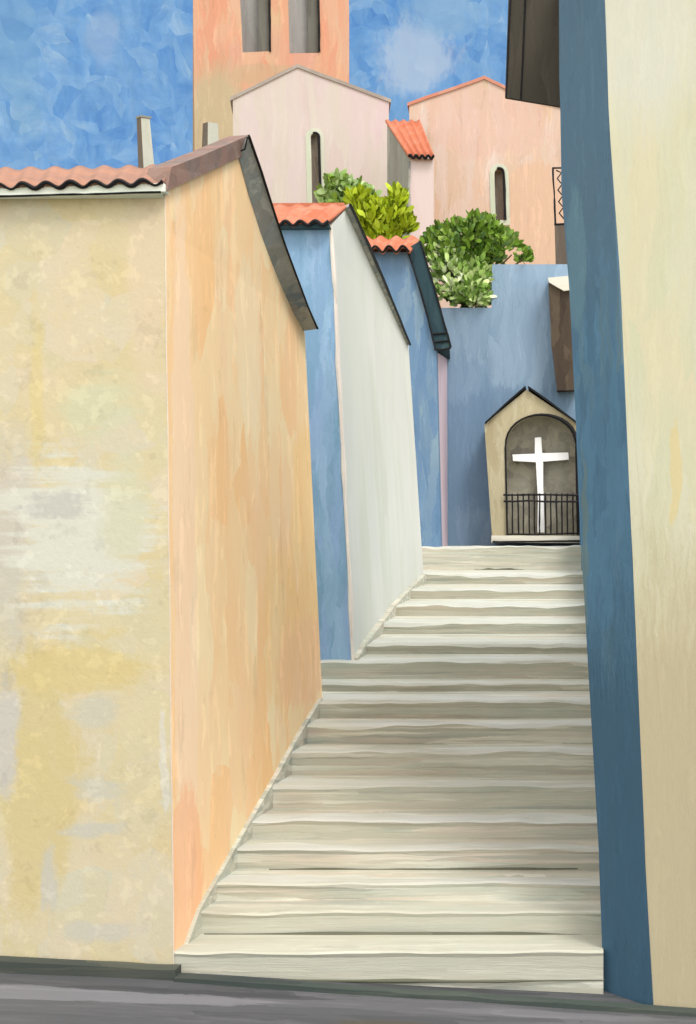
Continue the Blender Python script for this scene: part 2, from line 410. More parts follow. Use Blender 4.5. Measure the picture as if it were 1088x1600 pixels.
M['street'] = paint('street', [(106, 106, 106), (122, 122, 122), (134, 132, 132), (150, 148, 148), (112, 112, 108)], 'hh', 0.22, 0.7, 0.11, streak=0.125, patches=[
    dict(c=(-3.6, 11.35, 0), r=(1.6, .16, .5), col=(182, 178, 180), a=0.8, rag=1.6, st=(.3, 2, 1)),
    dict(c=(-1.2, 11.0, 0), r=(.5, .1, .5), col=(126, 114, 90), a=0.6, rag=1.2, st=(.3, 2, 1)),
    dict(c=(-.2, 11.4, 0), r=(.9, .1, .5), col=(172, 168, 168), a=0.6, rag=1.4, st=(.3, 2, 1))])
M['kerb'] = paint('kerb', [(72, 82, 78), (86, 94, 86), (66, 74, 72), (98, 100, 88)], 'hh', 0.2, 0.6, 0.12)
M['earth'] = paint('earth', [(150, 140, 112), (140, 134, 104), (160, 150, 124)], 'd', 0.5, 0.5, 0.1, far=3)
M['stem'] = paint('stem', [(92, 80, 58), (80, 70, 52)], 'v', 0.1, 0.5, 0.1)
M['leaf_dark'] = leafmat('leaf_dark', [(58, 82, 34), (80, 104, 38), (98, 122, 48), (114, 136, 60), (82, 106, 72), (146, 162, 94)])
M['leaf_low'] = leafmat('leaf_low', [(86, 112, 50), (108, 132, 66), (130, 152, 86), (158, 174, 116), (168, 180, 126), (208, 204, 178)])
M['leaf_yellow'] = leafmat('leaf_yellow', [(108, 118, 20), (130, 138, 28), (148, 156, 40), (166, 172, 64), (100, 112, 26)])
M['leaf_grey'] = leafmat('leaf_grey', [(120, 142, 80), (146, 164, 106), (162, 176, 126), (104, 128, 56), (128, 146, 60)])

# ------------------------------------------------------------------ stairs profile
NOS = [1487, 1425, 1380, 1326, 1282, 1227, 1174, 1131, 1095, 1068, 1033, 1006, 973, 946, 921, 898, 853.5]
BAS = [1534, 1472, 1412, 1366, 1306, 1267, 1214, 1162, 1120, 1081, 1061, 1022, 991, 963, 936, 913, 891]
SY, SZ = [], []
YE = 16.5; Z0 = H - (NOS[0] - VY) * 12.0 / F; PITCH = (H - (1078 - VY) * YE / F - Z0) / (YE - 12.0)
y = 12.0
for i, (nn, bb) in enumerate(zip(NOS, BAS)):
    if 0 < i < 9:                       # the lower flight climbs at an even pitch
        y = (H - Z0 + 12 * PITCH) / ((nn - VY) / F + PITCH)
        BAS[i] = VY + (H - SZ[-1]) * F / y
    elif i: y = SY[-1] * (NOS[i - 1] - VY) / (bb - VY)
    SY.append(y); SZ.append(H - (nn - VY) * y / F)
def stairY(py):
    """depth of the flight where it is seen at picture height py"""
    pts = []
    for i in range(len(SY)):
        pts.append((BAS[i], SY[i])); pts.append((NOS[i], SY[i]))
    for (a, ya), (b, yb) in zip(pts, pts[1:]):
        if b <= py <= a: return ya + (yb - ya) * (a - py) / (a - b) if a != b else ya
    return SY[-1]
TOP = SY[-1]
print('stairs', [round(v, 2) for v in SY], [round(v, 2) for v in SZ])
def stairZ(Y):
    z = -0.1
    for a, b in zip(SY, SZ):
        if Y >= a: z = b
    return z

def street_z(x): return -0.105 - 0.048 * x

# ------------------------------------------------------------------ setting
bm = bmesh.new()
face(bm, [Vector(p) for p in ((-2500, -2500, -0.75), (2500, -2500, -0.75), (2500, 2500, -0.75), (-2500, 2500, -0.75))])
build('ground', bm, M['earth'], kind='structure')

bm = bmesh.new()
xs = [-14 + 0.25 * i for i in range(105)]
ys = [4 + 0.25 * i for i in range(36)]
g = [[bm.verts.new((x, yy, street_z(x) + 0.012 * noise.noise(Vector((x * .8, yy * 2, 0))))) for yy in ys] for x in xs]
for i in range(len(xs) - 1):
    for j in range(len(ys) - 1):
        bm.faces.new([g[i][j], g[i + 1][j], g[i + 1][j + 1], g[i][j + 1]])
build('street', bm, M['street'], kind='structure', smooth=True)

# dark kerb stone along the feet of the houses
bm = bmesh.new()
def kerb_run(bm, pts, w, h):
    A = [Vector((x, yy - w, street_z(x) - 0.1)) for x, yy in pts]; B = [Vector((x, yy - w, street_z(x) + h)) for x, yy in pts]
    C = [Vector((x, yy, street_z(x) + h)) for x, yy in pts]; D = [Vector((x, yy, street_z(x) - 0.1)) for x, yy in pts]
    r = [[bm.verts.new(p) for p in L] for L in (A, B, C, D)]
    for i in range(len(pts) - 1):
        for k in range(4):
            a, b = r[k], r[(k + 1) % 4]
            bm.faces.new([a[i], a[i + 1], b[i + 1], b[i]])
    for i in (0, -1): bm.faces.new([L[i] for L in r])
kerb_run(bm, [(-10 + 0.25 * i, 11.97 - 0.03 * noise.noise(Vector((i * .31, 0, 0)))) for i in range(29)], 0.16, 0.085)
kerb_run(bm, [(-3.0 + 0.2 * i, 11.90 - 0.012 * i + 0.02 * noise.noise(Vector((i * .4, 5, 0)))) for i in range(22)], 0.13, 0.035)
build('kerb', bm, M['kerb'], kind='structure', amp=0.012, seg=0.15, fr=3)

# hillside: solid earth under the flight and the terrace behind the retaining wall
TZ = H + 5.0
def hill(yy):
    if yy < 12.6: return -0.6
    if yy < TOP + 0.2: return stairZ(yy - 1.2) - 0.35
    if yy < 36.6: return H - 0.25
    if yy < 90: return TZ
    return max(-1.0, TZ - (yy - 90) * 0.4)
bm = bmesh.new()
ys = [12.3] + [12.7 + i * 0.7 for i in range(34)] + [36.5, 36.65, 40, 50, 60, 70, 80, 90, 100, 110]
ys = sorted(set(ys)); xs = [-40, -30, -20, -12, -8, -5, -2, 0.2, 2, 6, 12, 20, 30, 40]
g = [[bm.verts.new((x, yy, hill(yy) * (1 if abs(x) < 35 else 0.0) - (0.6 if abs(x) > 35 else 0))) for yy in ys] for x in xs]
for i in range(len(xs) - 1):
    for j in range(len(ys) - 1):
        bm.faces.new([g[i][j], g[i + 1][j], g[i + 1][j + 1], g[i][j + 1]])
build('hillside', bm, M['earth'], kind='structure')

# the flight of steps
stairs = thing('stairway', None, None, (-1.3, 12.0, 0.0), kind='structure')
for i in range(len(SY)):
    y0 = SY[i]; y1 = SY[i + 1] + 0.3 if i + 1 < len(SY) else 36.2
    z1 = SZ[i]; z0 = (SZ[i - 1] if i else -0.1) - 0.35
    x0, x1 = (-3.07 if i == 0 else -3.3 if y0 < 16 else -4.6), (0.29 if i == 0 else 0.7)
    rag = (0.035 if i > 4 else 0.012) * (y0 / 12); td = (SY[i + 1] if i + 1 < len(SY) else 36.0) - y0; fr_ = .45 if i < 7 else .6; n = 70; m = 0.017 * (y0 / 12)
    bm = bmesh.new(); rows = []
    for k in range(n + 1):
        x = x0 + (x1 - x0) * k / n
        wy = m * 2.2 * noise.noise(Vector((x * 0.9, y0 * 3.1, 1))); wz = m * noise.noise(Vector((x * 1.3, y0 * 5.3, 9)))
        wz2 = m * 0.8 * noise.noise(Vector((x * 3.3, y0 * 5.3, 4)))
        rows.append([bm.verts.new(p) for p in ((x, y0 + wy + 0.012, z0), (x, y0 + wy + 0.006, z1 - (0.03 + rag) + wz), (x, y0 + wy - 0.006, z1 - (0.012 + rag * max(0, noise.noise(Vector((x * 1.1, i * 7.7, 3))) + .1)) + wz + wz2), (x, y0 + wy + 0.02, z1 + wz + wz2), (x, y0 + td * max(.12, min(.9, fr_ + .55 * noise.noise(Vector((x * .8, i * 5.1, 6))) + .2 * noise.noise(Vector((x * 2.9, i * 2.1, 8))))), z1 + 0.003), (x, y1, z1 + 0.006), (x, y1, z0))])
    for a, b in zip(rows, rows[1:]):
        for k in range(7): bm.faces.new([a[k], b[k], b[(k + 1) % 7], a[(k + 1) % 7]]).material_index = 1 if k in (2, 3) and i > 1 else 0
    bm.faces.new(rows[0]); bm.faces.new(list(reversed(rows[-1])))
    st = build('step', bm, [M['step'], M['tread_lit']], stairs)
    if i in (0, 1, 3, 16):      # dark strip for the shade at riser feet, a stain under the landing
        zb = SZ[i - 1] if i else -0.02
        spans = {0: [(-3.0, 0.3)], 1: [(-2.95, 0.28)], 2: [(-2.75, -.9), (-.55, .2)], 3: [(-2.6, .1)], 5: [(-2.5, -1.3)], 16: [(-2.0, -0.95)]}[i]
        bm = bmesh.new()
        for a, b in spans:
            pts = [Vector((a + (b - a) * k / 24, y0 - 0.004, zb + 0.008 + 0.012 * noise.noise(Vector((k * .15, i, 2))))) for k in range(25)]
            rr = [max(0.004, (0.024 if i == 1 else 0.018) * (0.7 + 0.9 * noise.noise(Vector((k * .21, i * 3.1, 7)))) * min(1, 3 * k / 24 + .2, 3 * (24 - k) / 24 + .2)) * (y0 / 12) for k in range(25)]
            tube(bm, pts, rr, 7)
        build('shade_stain', bm, M['shade_stain'], st)

# ------------------------------------------------------------------ house 1: cream front, apricot gable
Y1 = 12.0; Y1r = YE
print('Y1r', Y1r)
cb, ct = P(272, 1520, Y1), P(258, 299, Y1)
rb, rt = P(503, 1078, Y1r), P(477, 520, SY[8] + .1)
A2, B2 = Vector((P(265, 600, Y1).x, Y1, 0)), Vector((P(480, 500, Y1r).x, Y1r, 0))
rid = PG(374, 243, A2, B2); Yg = rid.y
hs = thing('house', 'cream fronted house with apricot gable wall and grey sloping verge, left of the steps', 'house', (-5, 12.0, 0.0))
th = 0.15
def down(p, q, dz):          # continue the line q-p below p by dz
    d = (p - q); return p + d * (dz / abs(d.z))
cb2 = down(cb, ct, 0.35); rb2 = down(rb, rt, 0.5)
lb, lt = P(-420, 1515, Y1), P(-420, 306, Y1); lb.z = -0.4
inn = Vector((-th, th, 0))
bm = bmesh.new()
solid(bm, [cb2, ct, lt, lb], [cb2 + inn, ct + inn, lt + Vector((0, th, 0)), lb + Vector((0, th, 0))])
build('front_wall', bm, M['cream'], hs, amp=0.008)
bm = bmesh.new()
solid(bm, [cb2, rb2, rt, rid, ct], [cb2 + inn, rb2 + Vector((-th, 0, 0)), rt + Vector((-th, 0, 0)), rid + Vector((-th, 0, 0)), ct + inn])
build('gable_wall', bm, M['orange'], hs, amp=0.008)
bm = bmesh.new()              # flat terrace roof, rear and far side walls (out of sight from the street)
zt = ct.z - 0.06
solid(bm, [Vector((lt.x, Y1 + th, zt)), Vector((ct.x - th, Y1 + th, zt)), Vector((rt.x - th, Y1r, rt.z - .05)), Vector((lt.x, Y1r, rt.z - .05))],
      [Vector((lt.x, Y1 + th, zt - .2)), Vector((ct.x - th, Y1 + th, zt - .2)), Vector((rt.x - th, Y1r, rt.z - .25)), Vector((lt.x, Y1r, rt.z - .25))])
box(bm, (lt.x, Y1r - .25, -.3), (rt.x - th - 0.12, Y1r - .005, rt.z - .26))
build('terrace_roof', bm, M['fascia'], hs)
bm = bmesh.new()
tube(bm, line([cb, ct], 20, 0.006), 0.0035, 6)
build('corner_bead', bm, M['bead'], hs)
# pent tile roof over the front
e0, e1 = P(-420, 302, 11.88), P(255, 284, 11.88)
t0, t1 = P(-420, 270, 12.42), P(272, 259, 12.42)
bm = bmesh.new()
wave = tiles(bm, e0, e1, t0, t1, 0.186, 0.023, 0.03, 0.6)
rf = build('roof', bm, M['tile_old'], hs, smooth=True)
bm = bmesh.new(); tube(bm, [p + Vector((0, -0.012, -0.006)) for p in wave], 0.016, 6, 0.5); build('tile_edge', bm, M['ink'], rf)
bm = bmesh.new()
f0, f1 = P(-420, 306, 11.89), P(256, 286, 11.89)
g0, g1 = P(-420, 318, 11.89), P(258, 299, 11.89)
ext(bm, [g0, g1, f1, f0], (0, 0.12, 0))
build('fascia', bm, M['fascia'], hs, amp=0.008)
bm = bmesh.new(); tube(bm, line([g0 + Vector((0, -.01, -.008)), g1 + Vector((-.03, -.01, -.006))], 40, 0.006), 0.0085, 6, 0.4)
build('drip_edge', bm, M['ink'], hs)
bm = bmesh.new()             # triangular back of the pent roof
solid(bm, [Vector((e0.x, 11.9, zt + .0)), Vector((t0.x, 12.42, t0.z - .05)), Vector((t0.x, 12.42, zt - .05))],
      [Vector((e1.x - .02, 11.9, zt + .02)), Vector((t1.x - .02, 12.42, t1.z - .05)), Vector((t1.x - .02, 12.42, zt - .05))])
build('roof_bed', bm, M['fascia'], hs)
# brown raking coping up the front of the gable
bm = bmesh.new()
q = [P(240, 292, 11.9), P(262, 298, 11.93), PG(376, 242, A2, B2) + Vector((.02, 0, 0)), PG(388, 211, A2, B2) + Vector((.04, 0, 0)), PG(370, 222, A2, B2), P(262, 264, 12.25)]
lo = [q[1], q[2]]; 
cop = [P(256, 300, 11.93), PG(300, 279, A2, B2), PG(374, 245, A2, B2)]
cot = [P(263, 262, 12.06), PG(312, 243, A2, B2), PG(386, 212, A2, B2)]
a = [p + Vector((0.03, -0.02, 0)) for p in cop] + [p + Vector((0.03, -0.02, 0)) for p in reversed(cot)]
ext(bm, a, (-th - 0.04, 0.03, 0.0))
build('coping', bm, M['coping'], hs, amp=0.006)
# long grey verge falling to the rear eave
inner = [(371, 243), (388, 305), (406, 363), (424, 412), (440, 452), (458, 492), (472, 517)]
outer = [(389, 213), (408, 268), (425, 322), (446, 385), (464, 434), (482, 482), (496, 514)]
a = [PG(x, yy, A2, B2) + Vector((.006, 0, 0)) for x, yy in inner]; b = []
for p, (x, yy) in zip(a, outer): b.append(P(x, yy, p.y - 0.02))
bm = bmesh.new()
up = Vector((-0.03, 0.10, 0.035))
for i in range(len(a) - 1):
    solid(bm, [a[i], a[i + 1], b[i + 1], b[i]], [a[i] + up, a[i + 1] + up, b[i + 1] + up, b[i] + up])
bmesh.ops.remove_doubles(bm, verts=bm.verts[:], dist=0.0005)
vg = build('verge', bm, M['verge'], hs, amp=0.005)
bm = bmesh.new()
tube(bm, line([P(376, 236, a[0].y - .05), P(383, 233, a[0].y - .05), P(387, 214, a[0].y - .05)] , 9), 0.008, 6)
tube(bm, [p + warp(p, .006, 3) + Vector((0.004, -.012, .004)) for p in b], [0.013, .013, .012, .010, .010, .010, .012], 6)
build('verge_strip', bm, M['ink'], vg)
# chimneys on the terrace
def chimney(pxa, pxb, pyt, pxc, pxd, pyb, Y, parent, cap=False):
    bm = bmesh.new()
    # two visible faces meeting on an edge a third of the way across
    def quadring(xa, xb, py, Yc):
        l, r = P(xa, py, Yc), P(xb, py, Yc); w = r.x - l.x
        f = Vector((l.x + 0.42 * w, Yc - 0.33 * w, l.z)); bk = Vector((l.x + 0.58 * w, Yc + 0.4 * w, l.z))
        return [l, f, r, bk]
    T, B = quadring(pxa, pxb, pyt, Y), quadring(pxc, pxd, pyb, Y)
    solid(bm, T, B)
    bm.faces.ensure_lookup_table()
    # brown painted on the flank turned from the light, for its shade
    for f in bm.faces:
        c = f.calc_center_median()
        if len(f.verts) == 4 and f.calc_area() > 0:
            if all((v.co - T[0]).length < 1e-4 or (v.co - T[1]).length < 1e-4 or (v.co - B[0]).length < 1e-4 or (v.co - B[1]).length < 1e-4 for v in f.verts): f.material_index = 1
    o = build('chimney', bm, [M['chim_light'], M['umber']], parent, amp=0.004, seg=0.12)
    if cap:
        bm = bmesh.new(); tp = quadring(pxa - 2, pxb + 3, pyt, Y); ext(bm, tp, (0, 0, 0.015)); build('cap', bm, M['taupe'], o)
chimney(214, 234, 185, 217, 243, 275, 12.75, hs, True)
chimney(317, 341, 193, 314, 344, 275, 14.3, hs)

def stringer(a, b, i0, y_end):
    pts = [(12.0, 0.06)] if i0 == 0 else [(a.y + .02, stairZ(a.y) + .02)]
    pts += [(SY[i], SZ[i] + .018) for i in range(len(SY)) if pts[0][0] + .1 < SY[i] < y_end - .1]
    pts.append((y_end, stairZ(y_end) + .02))
    out_ = []
    for yy, z in pts:
        x = a.x + (b.x - a.x) * (yy - a.y) / (b.y - a.y) + .035 * yy / 12
        out_.append(Vector((x, yy, z)))
    loop = out_ + [p - Vector((0, 0, .55)) for p in reversed(out_)]
    bm = bmesh.new(); ext(bm, loop, (-.12, 0, 0)); build('stringer', bm, M['step'], stairs, amp=.012, seg=.25, fr=2)
stringer(P(272, 1520, 12.0), P(503, 1078, Y1r), 0, SY[8] + .1)

# ------------------------------------------------------------------ house 2: blue front, pale flank
Y2 = stairY(1031); Y2r = 29.0
print('Y2', Y2)
cb, ct = P(552, 1031, Y2), P(518, 354, Y2)
rb, rt = P(661, 886, Y2r), P(639, 541, Y2r)
A, B = Vector((ct.x, Y2, 0)), Vector((rt.x, Y2r, 0))
rid = PG(544, 322, A, B)
hs2 = thing('house', 'blue fronted house with pale green grey flank and orange tiled roof halfway up the steps', 'house', (-4, Y2, 1.5))
lb, lt = P(350, 1031, Y2), P(350, 354, Y2)
cb2, rb2, lb2 = down(cb, ct, .9), down(rb, rt, .9), down(lb, lt, .9)
inn = Vector((-.3, .3, 0))
bm = bmesh.new(); solid(bm, [cb2, ct, lt, lb2], [cb2 + inn, ct + inn, lt + Vector((0, .3, 0)), lb2 + Vector((0, .3, 0))])
build('front_wall', bm, M['blue_near'], hs2, amp=0.010)
bm = bmesh.new(); L = Vector((-.3, 0, 0))
solid(bm, [cb2, rb2, rt, rid, ct], [cb2 + inn, rb2 + L, rt + L, rid + L, ct + inn])
build('side_wall', bm, M['pale'], hs2, amp=0.012)
bm = bmesh.new()
box(bm, (lt.x, Y2r - .3, 2.2), (rt.x - .45, Y2r - .01, rt.z - .05)); box(bm, (lt.x + .01, Y2 + .31, 1.2), (lt.x + .3, Y2r - .31, rt.z - .06))
build('rear_wall', bm, M['pale'], hs2)
e0, e1 = P(350, 349, Y2 - .14), P(514, 347, Y2 - .14)
tl = P(350, 321, rid.y); t1 = P(546, 319.5, rid.y)
bm = bmesh.new()
wave = tiles(bm, e0, e1, tl, t1, 0.172, 0.025, 0.03, 0.4)
rf = build('roof', bm, M['tile'], hs2, smooth=True)
bm = bmesh.new()
ext(bm, [tl + Vector((0, 0, -.02)), rid + Vector((-.05, 0, .0)), rt + Vector((-.05, 0, .0)), Vector((lt.x, Y2r, rt.z))], (0, 0, .045))
build('rear_roof', bm, M['tile'], hs2)
bm = bmesh.new(); tube(bm, [p + Vector((0, -.014, -.012)) for p in wave], 0.022, 6, 0.4); build('tile_edge', bm, M['ink'], rf)
bm = bmesh.new(); ext(bm, [P(350, 357, Y2 - .12), P(516, 356, Y2 - .12), P(514, 350, Y2 - .12), P(350, 351, Y2 - .12)], (0, .115, 0))
build('fascia', bm, M['slate'], hs2, amp=0.006)
inner = [(539, 325), (560, 371), (580, 416), (606, 472), (637, 539)]
outer = [(548, 321), (569, 367), (588, 411), (612, 468), (641, 539)]
a = [PG(x, yy, A, B) + Vector((.006, 0, 0)) for x, yy in inner]
b = [P(x, yy, p.y - .03) for p, (x, yy) in zip(a, outer)]
bm = bmesh.new(); up = Vector((-.03, .12, .05))
for i in range(len(a) - 1):
    solid(bm, [a[i], a[i + 1], b[i + 1], b[i]], [a[i] + up, a[i + 1] + up, b[i + 1] + up, b[i] + up])
bmesh.ops.remove_doubles(bm, verts=bm.verts[:], dist=0.0005)
vg = build('verge', bm, M['verge'], hs2, amp=0.006)
bm = bmesh.new(); tube(bm, [p + Vector((.004, -.014, .0)) for p in line(b, 12, 0.01)], 0.022, 6, 0.3)
build('verge_strip', bm, M['ink'], vg)
bm = bmesh.new(); tube(bm, line([down(cb, ct, .05), ct], 16, .012), 0.026, 6, .5)
build('corner_bead', bm, M['bead'], hs2)

stringer(cb, rb, 1, min(Y2r, 28.9))

# ------------------------------------------------------------------ house 3: blue, dark raking roof edge
Y3 = TOP + 0.15
hs3 = thing('house', 'narrow blue house with dark slate raking roof edge beside the shrine', 'house', (-4, Y3, H))
poly = [P(690, 848, Y3), P(682, 548, Y3), P(640, 394, Y3), P(520, 394, Y3), P(520, 848, Y3)]
poly[0].z -= .5; poly[-1].z -= .5
bm = bmesh.new(); ext(bm, poly, (0, .4, 0)); build('front_wall', bm, M['blue_mid'], hs3, amp=0.012)
s0b, s0t = poly[0] + Vector((0, .4, 0)), poly[1] + Vector((0, .4, 0))
s1b, s1t = P(700, 848, 35.95), P(699, 560, 35.95); s1b.z -= .5
bm = bmesh.new(); ext(bm, [s0b, s1b, s1t, s0t], (-.3, 0, 0)); build('side_wall', bm, M['pinkish'], hs3, amp=0.012)
bm = bmesh.new(); box(bm, (poly[3].x, Y3 + .41, H - .5), (poly[3].x + .3, 35.9, poly[3].z - .2)); box(bm, (poly[3].x + .31, 35.6, H - .5), (s1t.x - .35, 35.9, s1t.z)); build('rear_wall', bm, M['pinkish'], hs3)
# dark raking board and roof slab behind it
ra = [P(637, 388, Y3 - .06), P(657, 376, Y3 - .06), P(705, 543, Y3 - .06), P(681, 547, Y3 - .06)]
bm = bmesh.new(); ext(bm, ra, (0, .12, 0)); vg = build('verge', bm, M['slate'], hs3, amp=0.008)
bm = bmesh.new()
for l in ([(637, 390), (658, 455), (681, 546)], [(657, 376), (680, 452), (705, 543)], [(679, 546), (692, 547), (705, 544)], [(675, 522), (698, 521)], [(678, 535), (702, 533)]):
    tube(bm, line([P(x, yy, Y3 - .075) for x, yy in l], 10, .012), 0.022, 6, .3)
build('verge_strip', bm, M['ink'], vg)
bm = bmesh.new()
ext(bm, [P(640, 391, Y3 + .065), P(655, 378, Y3 + .065), P(703, 542, Y3 + .065), P(683, 545, Y3 + .065)], (-.32, 4.4, 0))
build('roof', bm, M['slate'], hs3)
e0, e1 = P(520, 390, Y3 - .3), P(640, 389, Y3 - .3); t0, t1 = P(520, 371, Y3 + .4), P(655, 371, Y3 + .4)
bm = bmesh.new(); wave = tiles(bm, e0, e1, t0, t1, 0.30, 0.07, .05, 0.9)
rf = build('tiled_hood', bm, M['tile'], hs3, smooth=True)
bm = bmesh.new(); tube(bm, [p + Vector((0, -.02, 0)) for p in wave], 0.027, 6, .3); build('tile_edge', bm, M['ink'], rf)
bm = bmesh.new()
ext(bm, [Vector((t0.x, Y3 + .4, t0.z - .04)), Vector((t1.x - .05, Y3 + .4, t1.z - .04)), Vector((t1.x - .3, 35.8, t1.z - .3)), Vector((t0.x, 35.8, t0.z - .3))], (0, 0, -.15))
build('rear_roof', bm, M['tile'], hs3)

# ------------------------------------------------------------------ blue retaining wall closing the lane
YW = 36.0
wl = [P(560, 860, YW), P(1010, 860, YW), P(1010, 413, YW), P(769, 413, YW), P(768, 481, YW), P(560, 481, YW)]
wl[0].z -= .4; wl[1].z -= .4
bm = bmesh.new(); ext(bm, wl, (0, .55, 0)); w = build('retaining_wall', bm, M['blue_back'], amp=0.014)
tag(w, 'tall blue wall closing the lane behind the shrine, bush growing in its notch', 'wall')

# ------------------------------------------------------------------ shrine
YS = 35.1
sh = thing('shrine', 'small gabled stone shrine with arched niche and black railing at top of the steps', 'shrine', tuple(P(835, 848, YS)))
SD = 0.88
out = [P(769, 838, YS), P(756, 664, YS), P(823, 610, YS), P(902, 664, YS), P(921, 664, YS), P(921, 838, YS)]
out = [P(769, 838, YS), P(757, 663, YS), P(823, 609, YS), P(902, 662, YS), P(918, 680, YS), P(918, 838, YS)]
arch = [P(793, 836, YS), P(790, 700, YS)]
for k in range(1, 16):
    a_ = math.pi * (1 - k / 16)
    arch.append(P(846 + 56 * math.cos(a_), 700 - 52 * math.sin(a_) ** 0.85, YS))
arch += [P(902, 700, YS), P(904, 836, YS)]
bm = bmesh.new(); pierced(bm, out, [arch], (0, .55, 0))
build('body', bm, M['shrine'], sh)
bm = bmesh.new(); ext(bm, [p + Vector((0, .56, 0)) for p in out], (0, SD - .56, 0)); build('back_wall', bm, M['niche'], sh)
bm = bmesh.new()
ext(bm, [P(768, 848, YS - .08), P(918, 848, YS - .08), P(918, 837, YS - .08), P(768, 837, YS - .08)], (0, SD, 0)); build('plinth', bm, M['plinth'], sh, amp=.01)
bm = bmesh.new(); tube(bm, line([P(770, 846.5, YS - .11), P(906, 845.5, YS - .11)], 12, .015), .024, 6, .3); build('drip_edge', bm, M['ink'], sh)
bm = bmesh.new()
for l in ([(758, 664), (790, 634), (821, 607)], [(825, 607), (862, 633), (903, 664)]):
    a = [P(x, yy - 1, YS - .1) for x, yy in l]
    for p, q_ in zip(a, a[1:]):
        u = Vector((0, 0, .05)); solid(bm, [p, q_, q_ + u, p + u], [v + Vector((0, SD + .12, 0)) for v in (p, q_, q_ + u, p + u)])
build('roof', bm, M['ink'], sh, amp=.008)
bm = bmesh.new()
pts = [p + Vector((0, -.02, 0)) for p in arch[0:-1]] + [arch[-1] + Vector((0, -.02, 0))]
rr = [.022 + .03 * max(0, min(1, (i - 7) / 6)) * (1 if i < len(pts) - 1 else .7) for i in range(len(pts))]
tube(bm, pts, rr, 7); build('arch_trim', bm, M['ink'], sh)
# railing
bm = bmesh.new(); YR = YS - .07
for py in (773, 783): tube(bm, line([P(787, py, YR), P(906, py + .5, YR)], 16, .02), .024, 6, .3)
tube(bm, line([P(791, 835, YR), P(905, 834, YR)], 16, .02), .022, 6, .3)
ra_ = build('railing', bm, M['iron'], sh)
for k in range(14):
    px = 792 + 8.6 * k
    bm = bmesh.new(); tube(bm, line([P(px, 771, YR), P(px + 1 + random.uniform(-1, 1), 836, YR)], 6, .012), .018, 6, .3)
    build('bar', bm, M['iron'], ra_)
# cross standing in the niche
bm = bmesh.new(); YC = YS + .3
c = [(836, 684), (846, 683), (847.5, 708), (888, 707), (889, 718), (849, 721), (849, 760), (851, 832), (840, 832), (840.5, 780), (837.5, 722), (802, 720), (801, 710), (836, 709)]
ext(bm, [P(x, yy, YC) for x, yy in c], (0, .16, 0))
cr = build('cross', bm, M['white'], amp=.008, seg=.2)
tag(cr, 'plain white cross standing in the dark arched niche of the shrine', 'cross')

# ------------------------------------------------------------------ brown pilaster with pale cap, iron grille on its pier
pl = thing('pilaster', 'tall dark brown timber pilaster with pale stone cap above the shrine', 'pilaster', tuple(P(880, 610, 35.5)))
bm = bmesh.new(); ext(bm, [P(857, 440, 35.5), P(859, 480, 35.5), P(862, 540, 35.5), P(871, 610, 35.5), P(902, 609, 35.5), P(898, 440, 35.5)], (0, .48, 0)); build('shaft', bm, M['brown'], pl, amp=.02)
bm = bmesh.new(); solid(bm, [P(856, 434, 35.4), P(858, 441, 35.4), P(872, 449, 35.4), P(881, 454, 35.4), P(898, 452, 35.4), P(898, 430, 35.4)], [p + Vector((0, .58, 0)) for p in (P(856, 434, 35.4), P(858, 441, 35.4), P(872, 449, 35.4), P(881, 454, 35.4), P(898, 452, 35.4), P(898, 430, 35.4))]); build('cap', bm, M['plinth'], pl, amp=.01)

gp = thing('pier', 'grey brown pier topped by a black zigzag iron grille at right of pink church', 'pier', tuple(P(880, 413, 37.2)))
bm = bmesh.new(); ext(bm, [P(870, 470, 37.2), P(900, 470, 37.2), P(900, 351, 37.2), P(867, 351, 37.2)], (0, .5, 0)); build('shaft', bm, M['umber'], gp, amp=.015)
bm = bmesh.new(); Yg2 = 37.2
for l in ([(864, 263), (900, 262)], [(864, 262), (866, 300), (868, 351)], [(866, 350), (900, 349)]):
    tube(bm, line([P(x, yy, Yg2) for x, yy in l], 8, .015), .024, 6, .2)
zz = [(869, 266)]
for k in range(9): zz.append((868.5 + k * .5 + (9 if k % 2 == 0 else 2), 270 + k * 9))
tube(bm, [P(x, yy, Yg2) for x, yy in zz], .02, 6)
zz = [(881 + (8 if k % 2 else 0) + k * .5, 266 + k * 9) for k in range(10)]
tube(bm, [P(x, yy, Yg2) for x, yy in zz], .02, 6)
build('grille', bm, M['iron'], gp)

# ------------------------------------------------------------------ right-hand house
hr = thing('house', 'cream house with blue corner and open dark shutter right of the steps', 'house', (2.0, 11.7, -.2))
YF, YB = 11.72, 12.08
fa, ft = P(1021, 1556, YF), P(944, -70, YF)
ba, bt = P(942, 1547, YB), P(873, -70, YB)
fa2, ba2 = down(fa, ft, .4), down(ba, bt, .4)
ra2, rt2 = Vector((4.5, YF, -.6)), Vector((4.2, YF, ft.z))
D = Vector((.3, .35, 0)); DY = Vector((0, .35, 0))
bm = bmesh.new(); mid = [(1007, 1300), (985, 800), (968, 420), (951, 170)]
edge = [P(x, yy, YF) for x, yy in mid]
solid(bm, [ra2, rt2, ft] + list(reversed(edge)) + [fa2], [v + DY for v in ([ra2, rt2])] + [v + D for v in [ft] + list(reversed(edge)) + [fa2]])
build('front_wall', bm, M['cream_right'], hr, amp=.009)
bm = bmesh.new()
edgeb = [P(x, yy, YB) for x, yy in ((936, 1330), (914, 950), (907, 850), (897, 600), (889, 450), (878, 300), (874, 120))]
solid(bm, [fa2] + edge + [ft, bt] + list(reversed(edgeb)) + [ba2], [v + D for v in [fa2] + edge + [ft]] + [v + D for v in [bt] + list(reversed(edgeb)) + [ba2]])
build('corner_wall', bm, M['blue_right'], hr, amp=.008)
bm = bmesh.new()
r0b, r0t = ba2, bt
r1b, r1t = Vector((.62, 16.2, -.3)), Vector((.45, 16.2, bt.z))
